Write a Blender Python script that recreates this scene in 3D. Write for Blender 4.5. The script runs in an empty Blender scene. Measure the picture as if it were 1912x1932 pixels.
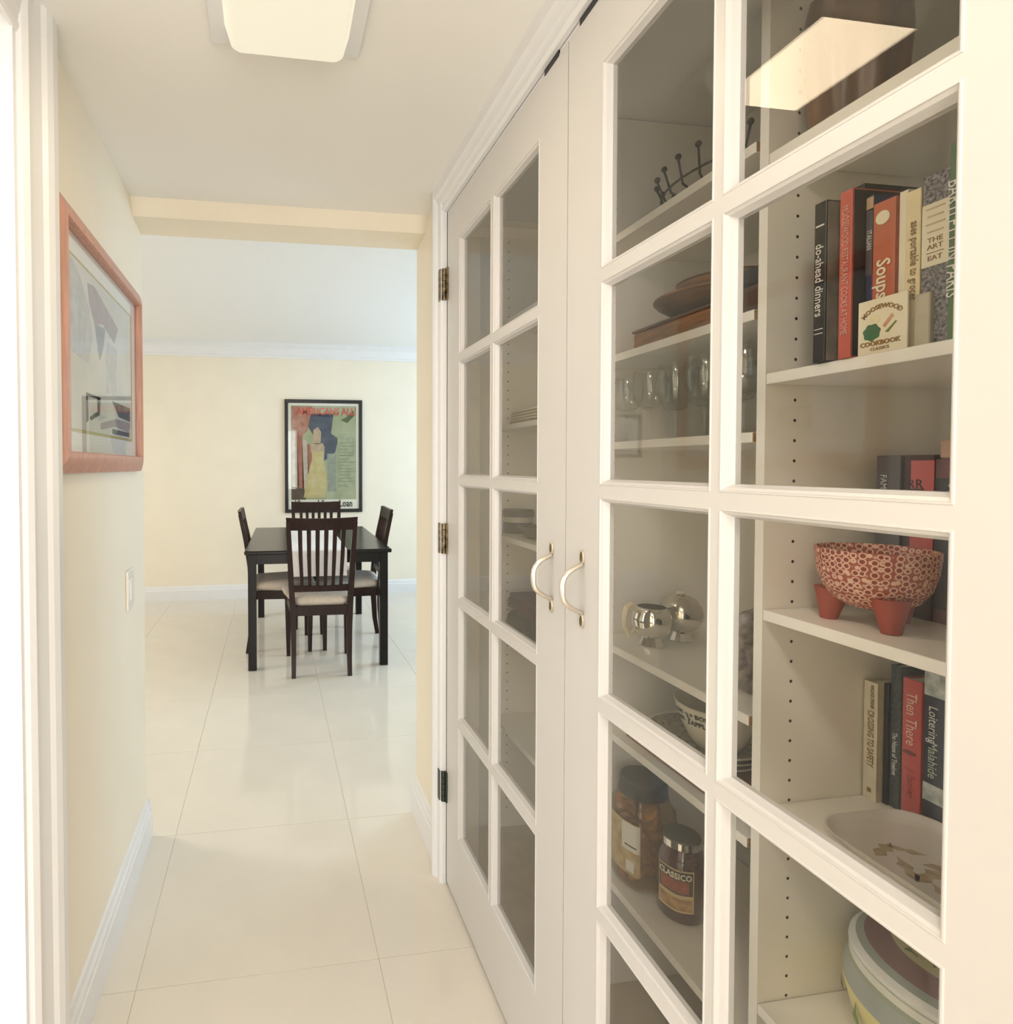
import bpy, bmesh, math, random
from mathutils import Vector, Matrix
random.seed(7)
S = bpy.context.scene
C = S.collection
R = math.radians

# ------------------------------------------------------------------ camera
CAM_H = 1.2855
def make_camera():
    f, cx, cy = 1093.84, 678.55, 904.57
    yaw, pit, rol = R(8.6548), R(-1.2782), R(-0.0892)
    fw = Vector((math.sin(yaw)*math.cos(pit), math.cos(yaw)*math.cos(pit), math.sin(pit)))
    rt = Vector((math.cos(yaw), -math.sin(yaw), 0)); up = rt.cross(fw)
    c, s = math.cos(rol), math.sin(rol)
    rt, up = c*rt + s*up, -s*rt + c*up
    cam = bpy.data.cameras.new('camera'); o = bpy.data.objects.new('camera', cam); C.objects.link(o)
    m = Matrix((rt, up, -fw)).transposed().to_4x4(); m.translation = (0, 0, CAM_H); o.matrix_world = m
    cam.sensor_fit = 'HORIZONTAL'; cam.sensor_width = 36; cam.lens = f*36/1912
    cam.shift_x = (956-cx)/1912; cam.shift_y = (cy-966)/1912
    cam.clip_start = 0.02; cam.clip_end = 100
    S.camera = o
make_camera()

# ------------------------------------------------------------------ world, lights, exposure
w = bpy.data.worlds.new('daylight'); S.world = w; w.use_nodes = True
w.node_tree.nodes['Background'].inputs[0].default_value = (0.95, 0.97, 1.0, 1)
w.node_tree.nodes['Background'].inputs[1].default_value = .44
S.view_settings.view_transform = 'Standard'; S.view_settings.look = 'None'
S.view_settings.gamma = 1; S.view_settings.use_curve_mapping = False
S.view_settings.exposure = 1.97
S.cycles.use_denoising = True
S.cycles.max_bounces = 11; S.cycles.diffuse_bounces = 5; S.cycles.glossy_bounces = 4
S.cycles.use_adaptive_sampling = True; S.cycles.adaptive_threshold = .06
S.cycles.transparent_max_bounces = 24; S.cycles.transmission_bounces = 8
S.cycles.caustics_reflective = False; S.cycles.caustics_refractive = False
S.cycles.sample_clamp_indirect = 6

def area(name, loc, size, energy, color, rot):
    l = bpy.data.lights.new(name, 'AREA'); l.shape = 'RECTANGLE'; l.size, l.size_y = size
    l.energy = energy; l.color = color
    o = bpy.data.objects.new(name, l); C.objects.link(o); o.location = loc; o.rotation_euler = rot
    return o
# daylight through the dining-room window (right side of that room)
area('window_daylight', (3.30, 4.1, 1.45), (2.4, 1.7), 27, (0.55, 0.78, 1.0), (0, R(90), 0))
# warm fill added out of view at left to brighten the dining end wall
area('dining_fill', (-3.0, 3.1, 2.40), (.5, .5), 12.5, (1.0, .93, .80), (0, 0, 0))
# soft fill added behind the camera to brighten hall walls, ceiling and header
area('rear_fill', (0.05, -1.9, 1.25), (1.6, 1.7), 15, (1.0, 0.97, 0.93), (R(90), 0, 0))

# ------------------------------------------------------------------ materials
MATS = {}
def lin(c):
    return tuple(((x/255)/12.92 if x/255 <= .04045 else ((x/255+.055)/1.055)**2.4) for x in c)
def mat(name, col, rough=.5, metal=0., noise=0., nscale=30., bump=0., bscale=200., spec=.5, stretch=None, col2=None, emit=None, coat=0.):
    if name in MATS: return MATS[name]
    m = bpy.data.materials.new(name); m.use_nodes = True; MATS[name] = m
    nt = m.node_tree; p = nt.nodes['Principled BSDF']
    p.inputs['Base Color'].default_value = (*col, 1); p.inputs['Roughness'].default_value = rough
    p.inputs['Metallic'].default_value = metal; p.inputs['Specular IOR Level'].default_value = spec
    p.inputs['Coat Weight'].default_value = coat
    tc = nt.nodes.new('ShaderNodeTexCoord')
    vec = tc.outputs['Object']
    if stretch:
        mp = nt.nodes.new('ShaderNodeMapping'); mp.inputs['Scale'].default_value = stretch
        nt.links.new(vec, mp.inputs['Vector']); vec = mp.outputs['Vector']
    if noise > 0 or col2:
        n = nt.nodes.new('ShaderNodeTexNoise'); n.inputs['Scale'].default_value = nscale; n.inputs['Detail'].default_value = 5
        nt.links.new(vec, n.inputs['Vector'])
        r = nt.nodes.new('ShaderNodeValToRGB'); nt.links.new(n.outputs['Fac'], r.inputs['Fac'])
        r.color_ramp.elements[0].position = .35; r.color_ramp.elements[1].position = .65
        c2 = col2 if col2 else tuple(x*(1-noise) for x in col)
        r.color_ramp.elements[0].color = (*c2, 1); r.color_ramp.elements[1].color = (*col, 1)
        nt.links.new(r.outputs['Color'], p.inputs['Base Color'])
    if bump > 0:
        n2 = nt.nodes.new('ShaderNodeTexNoise'); n2.inputs['Scale'].default_value = bscale
        nt.links.new(vec, n2.inputs['Vector'])
        b = nt.nodes.new('ShaderNodeBump'); b.inputs['Strength'].default_value = bump; b.inputs['Distance'].default_value = .002
        nt.links.new(n2.outputs['Fac'], b.inputs['Height']); nt.links.new(b.outputs['Normal'], p.inputs['Normal'])
    if emit:
        p.inputs['Emission Color'].default_value = (*emit[0], 1); p.inputs['Emission Strength'].default_value = emit[1]
    return m
def ramp_mat(name, axis, stops, rough=.35, radial=False, spec=.5):
    """colour bands painted on an object along its own local axis (or its radius)"""
    m = bpy.data.materials.new(name); m.use_nodes = True; MATS[name] = m
    nt = m.node_tree; p = nt.nodes['Principled BSDF']; p.inputs['Roughness'].default_value = rough
    p.inputs['Specular IOR Level'].default_value = spec
    tc = nt.nodes.new('ShaderNodeTexCoord'); sp = nt.nodes.new('ShaderNodeSeparateXYZ')
    nt.links.new(tc.outputs['Object'], sp.inputs[0])
    if radial:
        a = nt.nodes.new('ShaderNodeVectorMath'); a.operation = 'MULTIPLY'; a.inputs[1].default_value = (1, 1, 0)
        nt.links.new(tc.outputs['Object'], a.inputs[0])
        l = nt.nodes.new('ShaderNodeVectorMath'); l.operation = 'LENGTH'; nt.links.new(a.outputs[0], l.inputs[0]); src = l.outputs['Value']
    else: src = sp.outputs[axis]
    lo, hi = stops[0][0], stops[-1][0]
    mr = nt.nodes.new('ShaderNodeMapRange'); mr.inputs[1].default_value = lo; mr.inputs[2].default_value = hi
    nt.links.new(src, mr.inputs[0])
    r = nt.nodes.new('ShaderNodeValToRGB'); r.color_ramp.interpolation = 'CONSTANT'
    nt.links.new(mr.outputs[0], r.inputs[0])
    els = r.color_ramp.elements
    while len(els) > 1: els.remove(els[-1])
    els[0].position = 0; els[0].color = (*stops[0][1], 1)
    for z, c in stops[1:-1]:
        e = els.new((z-lo)/(hi-lo)); e.color = (*c, 1)
    nt.links.new(r.outputs['Color'], p.inputs['Base Color'])
    return m
def glass_mat(name, tint=(1, 1, 1), rough=0.0, ior=1.5):
    m = bpy.data.materials.new(name); m.use_nodes = True; MATS[name] = m
    nt = m.node_tree; nt.nodes.remove(nt.nodes['Principled BSDF'])
    out = nt.nodes['Material Output']
    t = nt.nodes.new('ShaderNodeBsdfTransparent'); t.inputs[0].default_value = (*tint, 1)
    g = nt.nodes.new('ShaderNodeBsdfGlossy'); g.inputs['Roughness'].default_value = rough
    fr = nt.nodes.new('ShaderNodeFresnel'); fr.inputs['IOR'].default_value = ior
    ge = nt.nodes.new('ShaderNodeNewGeometry'); mr = nt.nodes.new('ShaderNodeMapRange')   # same reflectance on both faces of a sheet
    mr.inputs[3].default_value = ior; mr.inputs[4].default_value = 1/ior
    nt.links.new(ge.outputs['Backfacing'], mr.inputs[0]); nt.links.new(mr.outputs[0], fr.inputs['IOR'])
    mx = nt.nodes.new('ShaderNodeMixShader')
    nt.links.new(fr.outputs[0], mx.inputs[0]); nt.links.new(t.outputs[0], mx.inputs[1]); nt.links.new(g.outputs[0], mx.inputs[2])
    nt.links.new(mx.outputs[0], out.inputs[0])
    return m

M_wall = mat('cream_wall_paint', (.83, .757, .62), .6, noise=.03, nscale=4, bump=.12, bscale=260)
M_ceil = mat('hall_ceiling_paint', (.84, .82, .78), .7, bump=.1, bscale=300)
M_dceil = mat('textured_white_ceiling', (.82, .82, .81), .8, bump=.5, bscale=90)
M_trim = mat('white_trim_paint', (.76, .755, .755), .32, noise=.02, nscale=9)
M_door = mat('white_door_paint', (.63, .608, .585), .34, noise=.02, nscale=7)
M_shelf = mat('white_melamine', (.90, .855, .76), .4)
M_raw = mat('raw_particle_board', (.42, .24, .11), .8, noise=.35, nscale=160)
M_hole = mat('dark_hole', (.012, .009, .007), .9)
M_tile = mat('polished_cream_tile', (.74, .685, .595), .085, noise=.035, nscale=5, spec=.45)
M_grout = mat('grout', (.68, .62, .53), .8, noise=.1, nscale=60)
M_wood = mat('dark_stained_wood', (.026, .0075, .004), .36, spec=.28, noise=.45, nscale=14, stretch=(6, 6, 1))
M_table = mat('black_brown_table_wood', (.0065, .0035, .0025), .25, spec=.32, noise=.4, nscale=12, stretch=(8, 1, 8))
M_cush = mat('beige_microfibre', (.62, .54, .46), .9, noise=.12, nscale=60, bump=.3, bscale=500)
M_white = mat('white_linen', (.93, .90, .90), .8, noise=.05, nscale=40)
M_black = mat('black_lacquer', (.004, .004, .005), .35)
M_brass = mat('aged_brass', (.30, .23, .13), .35, metal=.9, noise=.6, nscale=60, col2=(.05, .04, .03))
M_dkmetal = mat('dark_bronze_metal', (.06, .07, .06), .4, metal=.8)
M_nickel = mat('satin_nickel', (.70, .63, .53), .28, metal=.85)
M_chrome = mat('polished_silver', (.82, .79, .73), .06, metal=1)
M_pane = glass_mat('window_glass', (.99, .99, .985), 0.0, 1.38)
M_stem = glass_mat('crystal_glass', (.965, .97, .96), 0.02, 1.5)
M_pink = mat('pink_stained_oak', (.60, .32, .24), .4, noise=.22, nscale=9, stretch=(12, 12, 1))
M_mat = mat('white_mat_board', (.84, .82, .78), .8)
M_gold = mat('gold_fillet', (.55, .43, .10), .35, metal=.5)
M_cream = mat('cream_paper', (.78, .71, .52), .7, noise=.04, nscale=30)
M_plastic = mat('white_plastic', (.83, .80, .74), .3)

# ------------------------------------------------------------------ mesh helpers
class B:
    def __init__(s): s.bm = bmesh.new()
    def box(s, x0, x1, y0, y1, z0, z1, bev=0., seg=1):
        r = bmesh.ops.create_cube(s.bm, size=1)
        vs = r['verts']
        for v in vs:
            v.co = Vector(((x0+x1)/2+v.co.x*(x1-x0), (y0+y1)/2+v.co.y*(y1-y0), (z0+z1)/2+v.co.z*(z1-z0)))
        if bev > 0:
            es = list({e for v in vs for e in v.link_edges})
            bmesh.ops.bevel(s.bm, geom=es, offset=bev, segments=seg, profile=.5, affect='EDGES')
        return s
    def poly(s, pts, nrm_flip=False):
        vs = [s.bm.verts.new(p) for p in pts]
        s.bm.faces.new(vs[::-1] if nrm_flip else vs); return s
    def prism(s, pts, axis, a, b):
        """extrude polygon pts (2D) along axis ('X','Y','Z') from a to b"""
        def P(p, t):
            return {'X': (t, p[0], p[1]), 'Y': (p[0], t, p[1]), 'Z': (p[0], p[1], t)}[axis]
        A = [s.bm.verts.new(P(p, a)) for p in pts]; D = [s.bm.verts.new(P(p, b)) for p in pts]
        n = len(pts)
        s.bm.faces.new(A); s.bm.faces.new(D[::-1])
        for i in range(n): s.bm.faces.new((A[i], D[i], D[(i+1) % n], A[(i+1) % n]))
        return s
    def lathe(s, prof, n=32, c=(0, 0, 0), sx=1., sy=1., fn=None):
        rings = []
        for r, z in prof:
            if r < 1e-6: rings.append([s.bm.verts.new((c[0], c[1], c[2]+z))]); continue
            ring = []
            for i in range(n):
                a = 2*math.pi*i/n; rr = r*(fn(a, z) if fn else 1)
                ring.append(s.bm.verts.new((c[0]+rr*sx*math.cos(a), c[1]+rr*sy*math.sin(a), c[2]+z)))
            rings.append(ring)
        for A, D in zip(rings, rings[1:]):
            for i in range(n):
                j = (i+1) % n
                if len(A) == 1 and len(D) == 1: break
                if len(A) == 1: s.bm.faces.new((A[0], D[j], D[i]))
                elif len(D) == 1: s.bm.faces.new((A[i], A[j], D[0]))
                else: s.bm.faces.new((A[i], A[j], D[j], D[i]))
        return s
    def tube(s, pts, rad, n=8, caps=True):
        pts = [Vector(p) for p in pts]; rings = []
        rads = rad if isinstance(rad, (list, tuple)) else [rad]*len(pts)
        t0 = (pts[1]-pts[0]).normalized()
        ref = Vector((0, 0, 1)) if abs(t0.z) < .9 else Vector((1, 0, 0))
        nrm = t0.cross(ref).normalized()
        for i, p in enumerate(pts):
            t = ((pts[min(i+1, len(pts)-1)]-p).normalized() + (p-pts[max(i-1, 0)]).normalized())
            t = t.normalized() if t.length > 1e-6 else t0
            nrm = (nrm - t*nrm.dot(t)).normalized(); bi = t.cross(nrm)
            rings.append([s.bm.verts.new(p + rads[i]*(math.cos(2*math.pi*k/n)*nrm + math.sin(2*math.pi*k/n)*bi)) for k in range(n)])
        for A, D in zip(rings, rings[1:]):
            for k in range(n):
                j = (k+1) % n; s.bm.faces.new((A[k], A[j], D[j], D[k]))
        if caps: s.bm.faces.new(rings[0][::-1]); s.bm.faces.new(rings[-1])
        return s
    def sweep_rect(s, path, wx, wy):
        """square bar whose section (wx across X, wy across Y) follows path of (x,y,z)"""
        rings = []
        for i, (x, y, z) in enumerate(path):
            a = wx[i] if isinstance(wx, (list, tuple)) else wx; b = wy[i] if isinstance(wy, (list, tuple)) else wy
            rings.append([s.bm.verts.new((x+i_*a/2, y+j_*b/2, z)) for i_, j_ in ((-1, -1), (1, -1), (1, 1), (-1, 1))])
        for A, D in zip(rings, rings[1:]):
            for k in range(4): j = (k+1) % 4; s.bm.faces.new((A[k], A[j], D[j], D[k]))
        s.bm.faces.new(rings[0][::-1]); s.bm.faces.new(rings[-1]); return s
    def xf(s, m): bmesh.ops.transform(s.bm, matrix=m, verts=s.bm.verts); return s
    def mesh(s, name, smooth=False, sharp=35):
        bmesh.ops.recalc_face_normals(s.bm, faces=s.bm.faces)
        me = bpy.data.meshes.new(name)
        if smooth:
            for f in s.bm.faces: f.smooth = True
            for e in s.bm.edges:
                if len(e.link_faces) == 2 and e.calc_face_angle(0) > R(sharp): e.smooth = False
        s.bm.to_mesh(me); s.bm.free(); return me
    def obj(s, name, m, parent=None, loc=None, smooth=False, sharp=35):
        me = s.mesh(name, smooth, sharp)
        if m: me.materials.append(m)
        o = bpy.data.objects.new(name, me); C.objects.link(o)
        if parent: o.parent = parent
        if loc: o.location = loc
        return o
def link(name, me, parent=None, loc=(0, 0, 0), rz=0):
    o = bpy.data.objects.new(name, me); C.objects.link(o)
    if parent: o.parent = parent
    o.location = loc; o.rotation_euler.z = rz; return o
def tag(o, label, cat, group=None):
    o['label'] = label; o['category'] = cat
    if group: o['group'] = group
    return o
def thing(name, label, cat, loc=(0, 0, 0), rz=0, group=None):
    o = bpy.data.objects.new(name, None); C.objects.link(o); o.empty_display_size = .05
    o.location = loc; o.rotation_euler.z = rz
    return tag(o, label, cat, group)
def struct(o, label=None):
    o['kind'] = 'structure'
    if label: o['label'] = label
    return o
def copy_tree(o, parent=None):
    c = o.copy(); C.objects.link(c); c.parent = parent
    for ch in o.children: copy_tree(ch, c)
    return c
def rrect(w_, h_, r, n=5):
    pts = []
    for cx, cy, a0 in ((w_/2-r, h_/2-r, 0), (-w_/2+r, h_/2-r, 90), (-w_/2+r, -h_/2+r, 180), (w_/2-r, -h_/2+r, 270)):
        for k in range(n+1):
            a = R(a0+90*k/n); pts.append((cx+r*math.cos(a), cy+r*math.sin(a)))
    return pts
def text_mesh(txt, size, align='CENTER', arc=None, bold=0.):
    cu = bpy.data.curves.new('t', 'FONT'); cu.body = txt; cu.size = size; cu.align_x = align; cu.align_y = 'CENTER'
    cu.resolution_u = 2; cu.offset = bold; cu.extrude = .0004
    o = bpy.data.objects.new('t', cu); C.objects.link(o)
    bpy.context.view_layer.update()
    dg = bpy.context.evaluated_depsgraph_get()
    me = bpy.data.meshes.new_from_object(o.evaluated_get(dg))
    bpy.data.objects.remove(o); bpy.data.curves.remove(cu)
    if arc:
        rad = arc
        for v in me.vertices:
            a = v.co.x/rad; rr = rad+v.co.y
            v.co.x = rr*math.sin(a); v.co.y = rr*math.cos(a)-rad
    return me
def frame_matrix(o, xdir, ydir):
    x = Vector(xdir).normalized(); y = Vector(ydir).normalized(); z = x.cross(y)
    m = Matrix((x, y, z)).transposed().to_4x4(); m.translation = o; return m
def text(name, txt, size, m, parent, pos, xdir, ydir, sx=1., align='CENTER', arc=None, bold=0.):
    me = text_mesh(txt, size, align, arc, bold)
    me.transform(Matrix.Diagonal((sx, 1, 1, 1)))
    me.transform(frame_matrix(Vector(pos), xdir, ydir))
    me.materials.append(m)
    o = bpy.data.objects.new(name, me); C.objects.link(o); o.parent = parent
    return o

# ------------------------------------------------------------------ dimensions
XR, XL = .5266, -.4318      # hall: cupboard door face / left wall
YE = 5.757                  # dining-room end wall
YH = 2.068                  # where the hall opens into the dining room
ZC, ZD = 2.130, 2.478       # hall and dining-room ceilings
Y0, DW = 1.6948, .715       # far edge of the first glazed door, door width
ZDT = 2.042                 # door top

# ------------------------------------------------------------------ floor: grout bed + separate tiles
fl = struct(B().box(-5, 3.4, -2.2, 5.9, -.12, -.002).obj('floor', M_grout))
T = .607; gx0, gy0 = .2715, 1.4625
tb = B(); tb.box(.0006, T-.0006, .0006, T-.0006, -.012, 0, .0005); tile_me = tb.mesh('tile'); tile_me.materials.append(M_tile)
for i in range(-8, 6):
    for j in range(-6, 8):
        x, y = gx0+i*T, gy0+j*T
        if x > 3.4-T or y > YE or x < -5 or y < -2.2: continue
        inhall = x+T > XL-.05 and x < XR
        if y+T < YH-.2 and not inhall: continue
        link('tile', tile_me, fl, (x, y, 0))

# ------------------------------------------------------------------ walls
wl = B(); wl.box(XL-.14, XL, 1.10, YH, 0, ZC+.3); wl.box(XL-.14, XL, -1.5, .36, 0, ZC+.3); wl.box(XL-.14, XL, .36, 1.10, 2.05, ZC+.3)
struct(wl.obj('wall_left', M_wall))
wr = B(); wr.box(XR, XR+.12, 1.74, YH, 0, ZC+.3); wr.box(XR, XR+.12, -1.5, .20, 0, ZC+.3); wr.box(XR, XR+.12, .20, 1.74, 2.075, ZC+.3)
struct(wr.obj('wall_right', M_wall))
struct(B().box(-4.7, 3.3, YE, YE+.12, 0, ZD+.2).obj('wall_end', M_wall))
struct(B().box(-4.6, XL-.14, YH-.12, YH, 0, ZD+.2).obj('wall_dining_left', M_wall))
struct(B().box(1.16, 3.3, YH-.12, YH, 0, ZD+.2).obj('wall_dining_right', M_wall))
# right-hand dining wall with a window opening
ww = B(); ww.box(3.2, 3.32, YH, 2.85, 0, ZD+.2); ww.box(3.2, 3.32, 5.35, YE, 0, ZD+.2)
ww.box(3.2, 3.32, 2.85, 5.35, 0, .6); ww.box(3.2, 3.32, 2.85, 5.35, 2.3, ZD+.2)
struct(ww.obj('wall_window', M_wall))
wf = B()
for a, b_ in ((2.85, 2.91), (4.07, 4.13), (5.29, 5.35)): wf.box(3.21, 3.27, a, b_, .6, 2.3)
wf.box(3.21, 3.27, 2.85, 5.35, .6, .66); wf.box(3.21, 3.27, 2.85, 5.35, 2.24, 2.3)
struct(wf.obj('window_1', M_trim))
# ceilings and the dropped header between hall and dining room
struct(B().box(XL, XR+.02, -1.5, YH-.1, ZC, ZC+.1).obj('ceiling_hall', M_ceil))
hd = B(); hd.prism([(1.915, ZC), (1.948, 2.083), (YH, 2.071), (YH, ZD+.2), (1.915, ZD+.2)], 'X', XL-.0, XR+.0)
struct(hd.obj('wall_header', M_wall))
struct(B().box(-4.7, 3.3, YH-.05, YE, ZD, ZD+.1).obj('ceiling_dining', M_dceil))

# ------------------------------------------------------------------ baseboards, crown, casings
def base_prof(x, d, h):   # profile of a baseboard standing off x in direction d
    return [(x, 0), (x+d*.016, 0), (x+d*.016, h*.66), (x+d*.013, h*.70), (x+d*.013, h*.80), (x+d*.008, h*.86), (x+d*.006, h*.97), (x, h)]
b = B(); b.prism(base_prof(XL, 1, .137), 'Y', 1.18, YH)
b.prism([(YH, 0), (YH+.016, 0), (YH+.016, .09), (YH+.008, .118), (YH, .137)], 'X', -4.5, XL+.016)
struct(b.obj('baseboard_left', M_trim))
b = B(); b.prism(base_prof(XR, -1, .137), 'Y', 1.757, YH)
b.prism([(YH, 0), (YH+.016, 0), (YH+.016, .09), (YH+.008, .118), (YH, .137)], 'X', XR-.016, XR+.62)
struct(b.obj('baseboard_right', M_trim))
b = B(); b.prism([(YE, 0), (YE-.016, 0), (YE-.016, .092), (YE-.011, .1), (YE-.008, .125), (YE, .136)], 'X', -4.6, 3.2)
struct(b.obj('baseboard_end', M_trim))
b = B(); b.prism([(YE, 2.345), (YE-.012, 2.345), (YE-.02, 2.365), (YE-.03, 2.37), (YE-.06, 2.43), (YE-.085, 2.445), (YE-.085, 2.478), (YE, 2.478)], 'X', -4.6, 3.2)
struct(b.obj('trim_1', M_trim))
# casing around the glazed cupboard doors (profiled in steps)
def casing(b_, xw, d, ya, yb, z0, z1, headz=None, yend=None):
    """upright from ya (opening side) to yb (outside)"""
    s_ = 1 if yb > ya else -1; L = abs(yb-ya)
    pr = [(0, .012), (.10, .019), (.16, .019), (.20, .014), (.58, .020), (.66, .027), (.80, .032), (1., .032)]
    pts = [(xw, ya)] + [(xw+d*t, ya+s_*u*L) for u, t in pr] + [(xw, yb)]
    b_.prism(pts, 'Z', z0, z1)
    return b_
b = B(); casing(b, XR, -1, Y0+.006, 1.752, 0, ZC)
pr = [(0, .010), (.08, .016), (.14, .016), (.18, .012), (.30, .016), (.36, .020), (.55, .024), (.66, .030), (1., .032)]
hz0, hz1 = ZDT+.008, ZC
b.prism([(XR, hz0)] + [(XR-t, hz0+u*(hz1-hz0)) for u, t in pr] + [(XR, hz1)], 'Y', .18, 1.752)
b.box(XR+.0015, XR+.03, .25, 1.70, ZDT+.001, ZDT+.009)
casing(b, XR, -1, .2588, .20, 0, ZC)
struct(b.obj('trim_2', M_trim))
# casing and jamb of the open doorway on the left
b = B(); casing(b, XL, 1, 1.085, 1.198, 0, ZC)
b.prism([(XL, 2.030)] + [(XL+t*.55, 2.030+u*(ZC-2.030)) for u, t in pr] + [(XL, ZC)], 'Y', .25, 1.198)
b.box(XL-.14, XL+.003, 1.072, 1.10, 0, 2.05)
struct(b.obj('trim_3', M_trim))

# ------------------------------------------------------------------ glazed cupboard doors
GH, GP, GB = .3089, .3482, .2197         # pane height, pitch, lowest pane bottom
GW, GQ, GL = .2203, .2542, .119          # pane width, pitch, first pane edge from far edge
BD = .0100                               # glazing bead width
def ring_mesh():
    b_ = B(); prof = [(-BD, .0), (-BD+.0008, -.0008), (-BD+.0022, -.0008), (-BD+.003, .0012), (-BD+.006, .0032), (-.002, .0085), (-.0002, .0125)]
    # local: y along door (0..GW), z up (0..GH), x into the door
    rings = []
    for o_, dx in prof:
        rings.append([b_.bm.verts.new((dx, y, z)) for y, z in ((o_, o_), (GW-o_, o_), (GW-o_, GH-o_), (o_, GH-o_))])
    rings.append([b_.bm.verts.new((.0195, y, z)) for y, z in ((0, 0), (GW, 0), (GW, GH), (0, GH))])
    for A, D in zip(rings, rings[1:]):
        for k in range(4): j = (k+1) % 4; b_.bm.faces.new((A[k], A[j], D[j], D[k]))
    me = b_.mesh('glazing_bead'); me.materials.append(M_door); return me
ring_me = ring_mesh()
pane_me = B().box(.0125, .0155, 0, GW, 0, GH).mesh('pane'); pane_me.materials.append(M_pane)
TH = .0205
def glazed_door(name, yfar, hinge_side, handle_off):
    d = bpy.data.objects.new(name, None); C.objects.link(d); d.location = (XR, yfar-DW, 0); struct(d)
    g = .0015
    zs0, zs1 = .012, ZDT
    # local y runs 0 (near edge) .. DW (far edge);   openings from the bead's outer edge
    yo = lambda k: DW-GL-GW-k*GQ
    z_lo, z_hi = GB-BD, GB+4*GP+GH+BD
    y_lo, y_hi = yo(1)-BD, yo(0)+GW+BD
    for a, c_ in ((g, y_lo), (y_hi, DW-g)):
        B().box(0, TH, a, c_, zs0, zs1).obj('stile', M_door, d)
    B().box(0, TH, y_lo, y_hi, zs0, z_lo).obj('bottom_rail', M_door, d)
    B().box(0, TH, y_lo, y_hi, z_hi, zs1).obj('top_rail', M_door, d)
    ym0, ym1 = yo(1)+GW+BD, yo(0)-BD
    B().box(0, TH-.001, ym0, ym1, z_lo, z_hi).obj('mullion', M_door, d)
    for k in range(4):
        za, zb_ = GB+k*GP+GH+BD, GB+(k+1)*GP-BD
        for a, c_ in ((y_lo, ym0), (ym1, y_hi)):
            B().box(0, TH-.001, a, c_, za, zb_).obj('muntin', M_door, d)
    for k in range(5):
        for q in range(2):
            link('glazing_bead', ring_me, d, (0, yo(q), GB+k*GP))
            link('pane', pane_me, d, (0, yo(q), GB+k*GP))
    # bow handle with two spoon-shaped ends
    h = bpy.data.objects.new('handle', None); C.objects.link(h); h.parent = d; h.location = (0, handle_off, 0)
    hb = B(); zc_, hh = 1.0755, .045
    pts = [(-.002, 0, zc_+hh-.003)]
    for k in range(13):
        t = -1+2*k/12; z = zc_-t*(hh-.004)
        out = .034*(1-abs(t)**3.2)+.004
        pts.append((-out, 0, z))
    pts.append((-.002, 0, zc_-hh+.003))
    hb.tube(pts, [.0035]+[.0042+.0012*(1-abs(-1+2*k/12)) for k in range(13)]+[.0035], 10)
    hb.obj('grip', M_nickel, h, smooth=True)
    for s_ in (1, -1):
        e = B(); e.lathe([(.0, -.0045), (.0062, -.004), (.0066, -.0015), (.0064, 0)], 18, sx=.9, sy=1.9)
        e.xf(Matrix(((0, 0, 1, 0), (1, 0, 0, 0), (0, 1, 0, zc_+s_*(hh+.010)), (0, 0, 0, 1))))
        sp = e.obj('spoon_plate', M_nickel, h, smooth=True)
        e = B(); e.lathe([(0, -.0052), (.0035, -.0050), (.0042, -.0042)], 16, sx=.9, sy=2.2)
        e.xf(Matrix(((0, 0, 1, 0), (1, 0, 0, 0), (0, 1, 0, zc_+s_*(hh+.010)), (0, 0, 0, 1))))
        e.obj('recess', mat('dark_olive_metal', (.14, .11, .045), .5, metal=.6), h, smooth=True)  # darker olive metal on the oval centre of each spoon end
    return d
d1 = glazed_door('door_1', Y0, 'far', .0485)
d2 = glazed_door('door_2', Y0-DW, 'near', DW-.0612)
# hinges on the far edge of the far door
for z0, z1, m_ in ((1.786, 1.880, M_brass), (1.021, 1.113, M_brass), (.260, .352, M_dkmetal)):
    k = bpy.data.objects.new('hinge', None); C.objects.link(k); k.parent = d1; k.location = (-.004, DW+.004, z0)
    n = 5; hgt = (z1-z0)
    for i in range(n):
        B().lathe([(0, 0), (.0078, 0), (.0078, hgt/n-.0012), (0, hgt/n-.0012)], 14, (-.005, 0, i*hgt/n)).obj('knuckle', m_, k, smooth=True)
    B().box(-.0175, -.0150, .004, .020, 0, hgt).obj('leaf', m_, k)
    B().box(-.002, .0035, -.014, -.004, 0, hgt).obj('leaf', m_, k)
# dark catch plates let into the top of the two doors
for d_, ya in ((d1, .034), (d2, DW-.0955)):
    B().box(-.0012, .02, ya, ya+.056, ZDT-.0035, ZDT+.0078).obj('catch_plate', M_black, d_)

# ------------------------------------------------------------------ cupboard interior
XS, XB = .752, 1.10                       # shelf fronts, back of the cupboard
YF, YM, YN, YQ = 1.893, 1.270, .790, .17  # near faces of the uprights
struct(B().box(XB, XB+.05, .05, 2.0, 0, 2.2).obj('wall_closet_back', M_shelf))
struct(B().box(XR+.10, XB+.05, 1.912, YH-.12, 0, 2.2).obj('wall_closet_far', M_shelf))
struct(B().box(XR+.10, XB+.05, .05, .15, 0, 2.2).obj('wall_closet_near', M_shelf))
struct(B().box(XR+.05, XB+.05, .05, YH-.12, 2.102, 2.16).obj('ceiling_closet', M_ceil))
struct(B().box(XR+.045, XB, .05, YH-.12, -.0, .030).obj('floor_closet', mat('closet_floor_board', (.42, .34, .23), .5, noise=.1, nscale=20)))
unit = thing('shelf_unit', 'white melamine shelf unit with peg holes built into the glazed cupboard', 'shelf unit')
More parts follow.
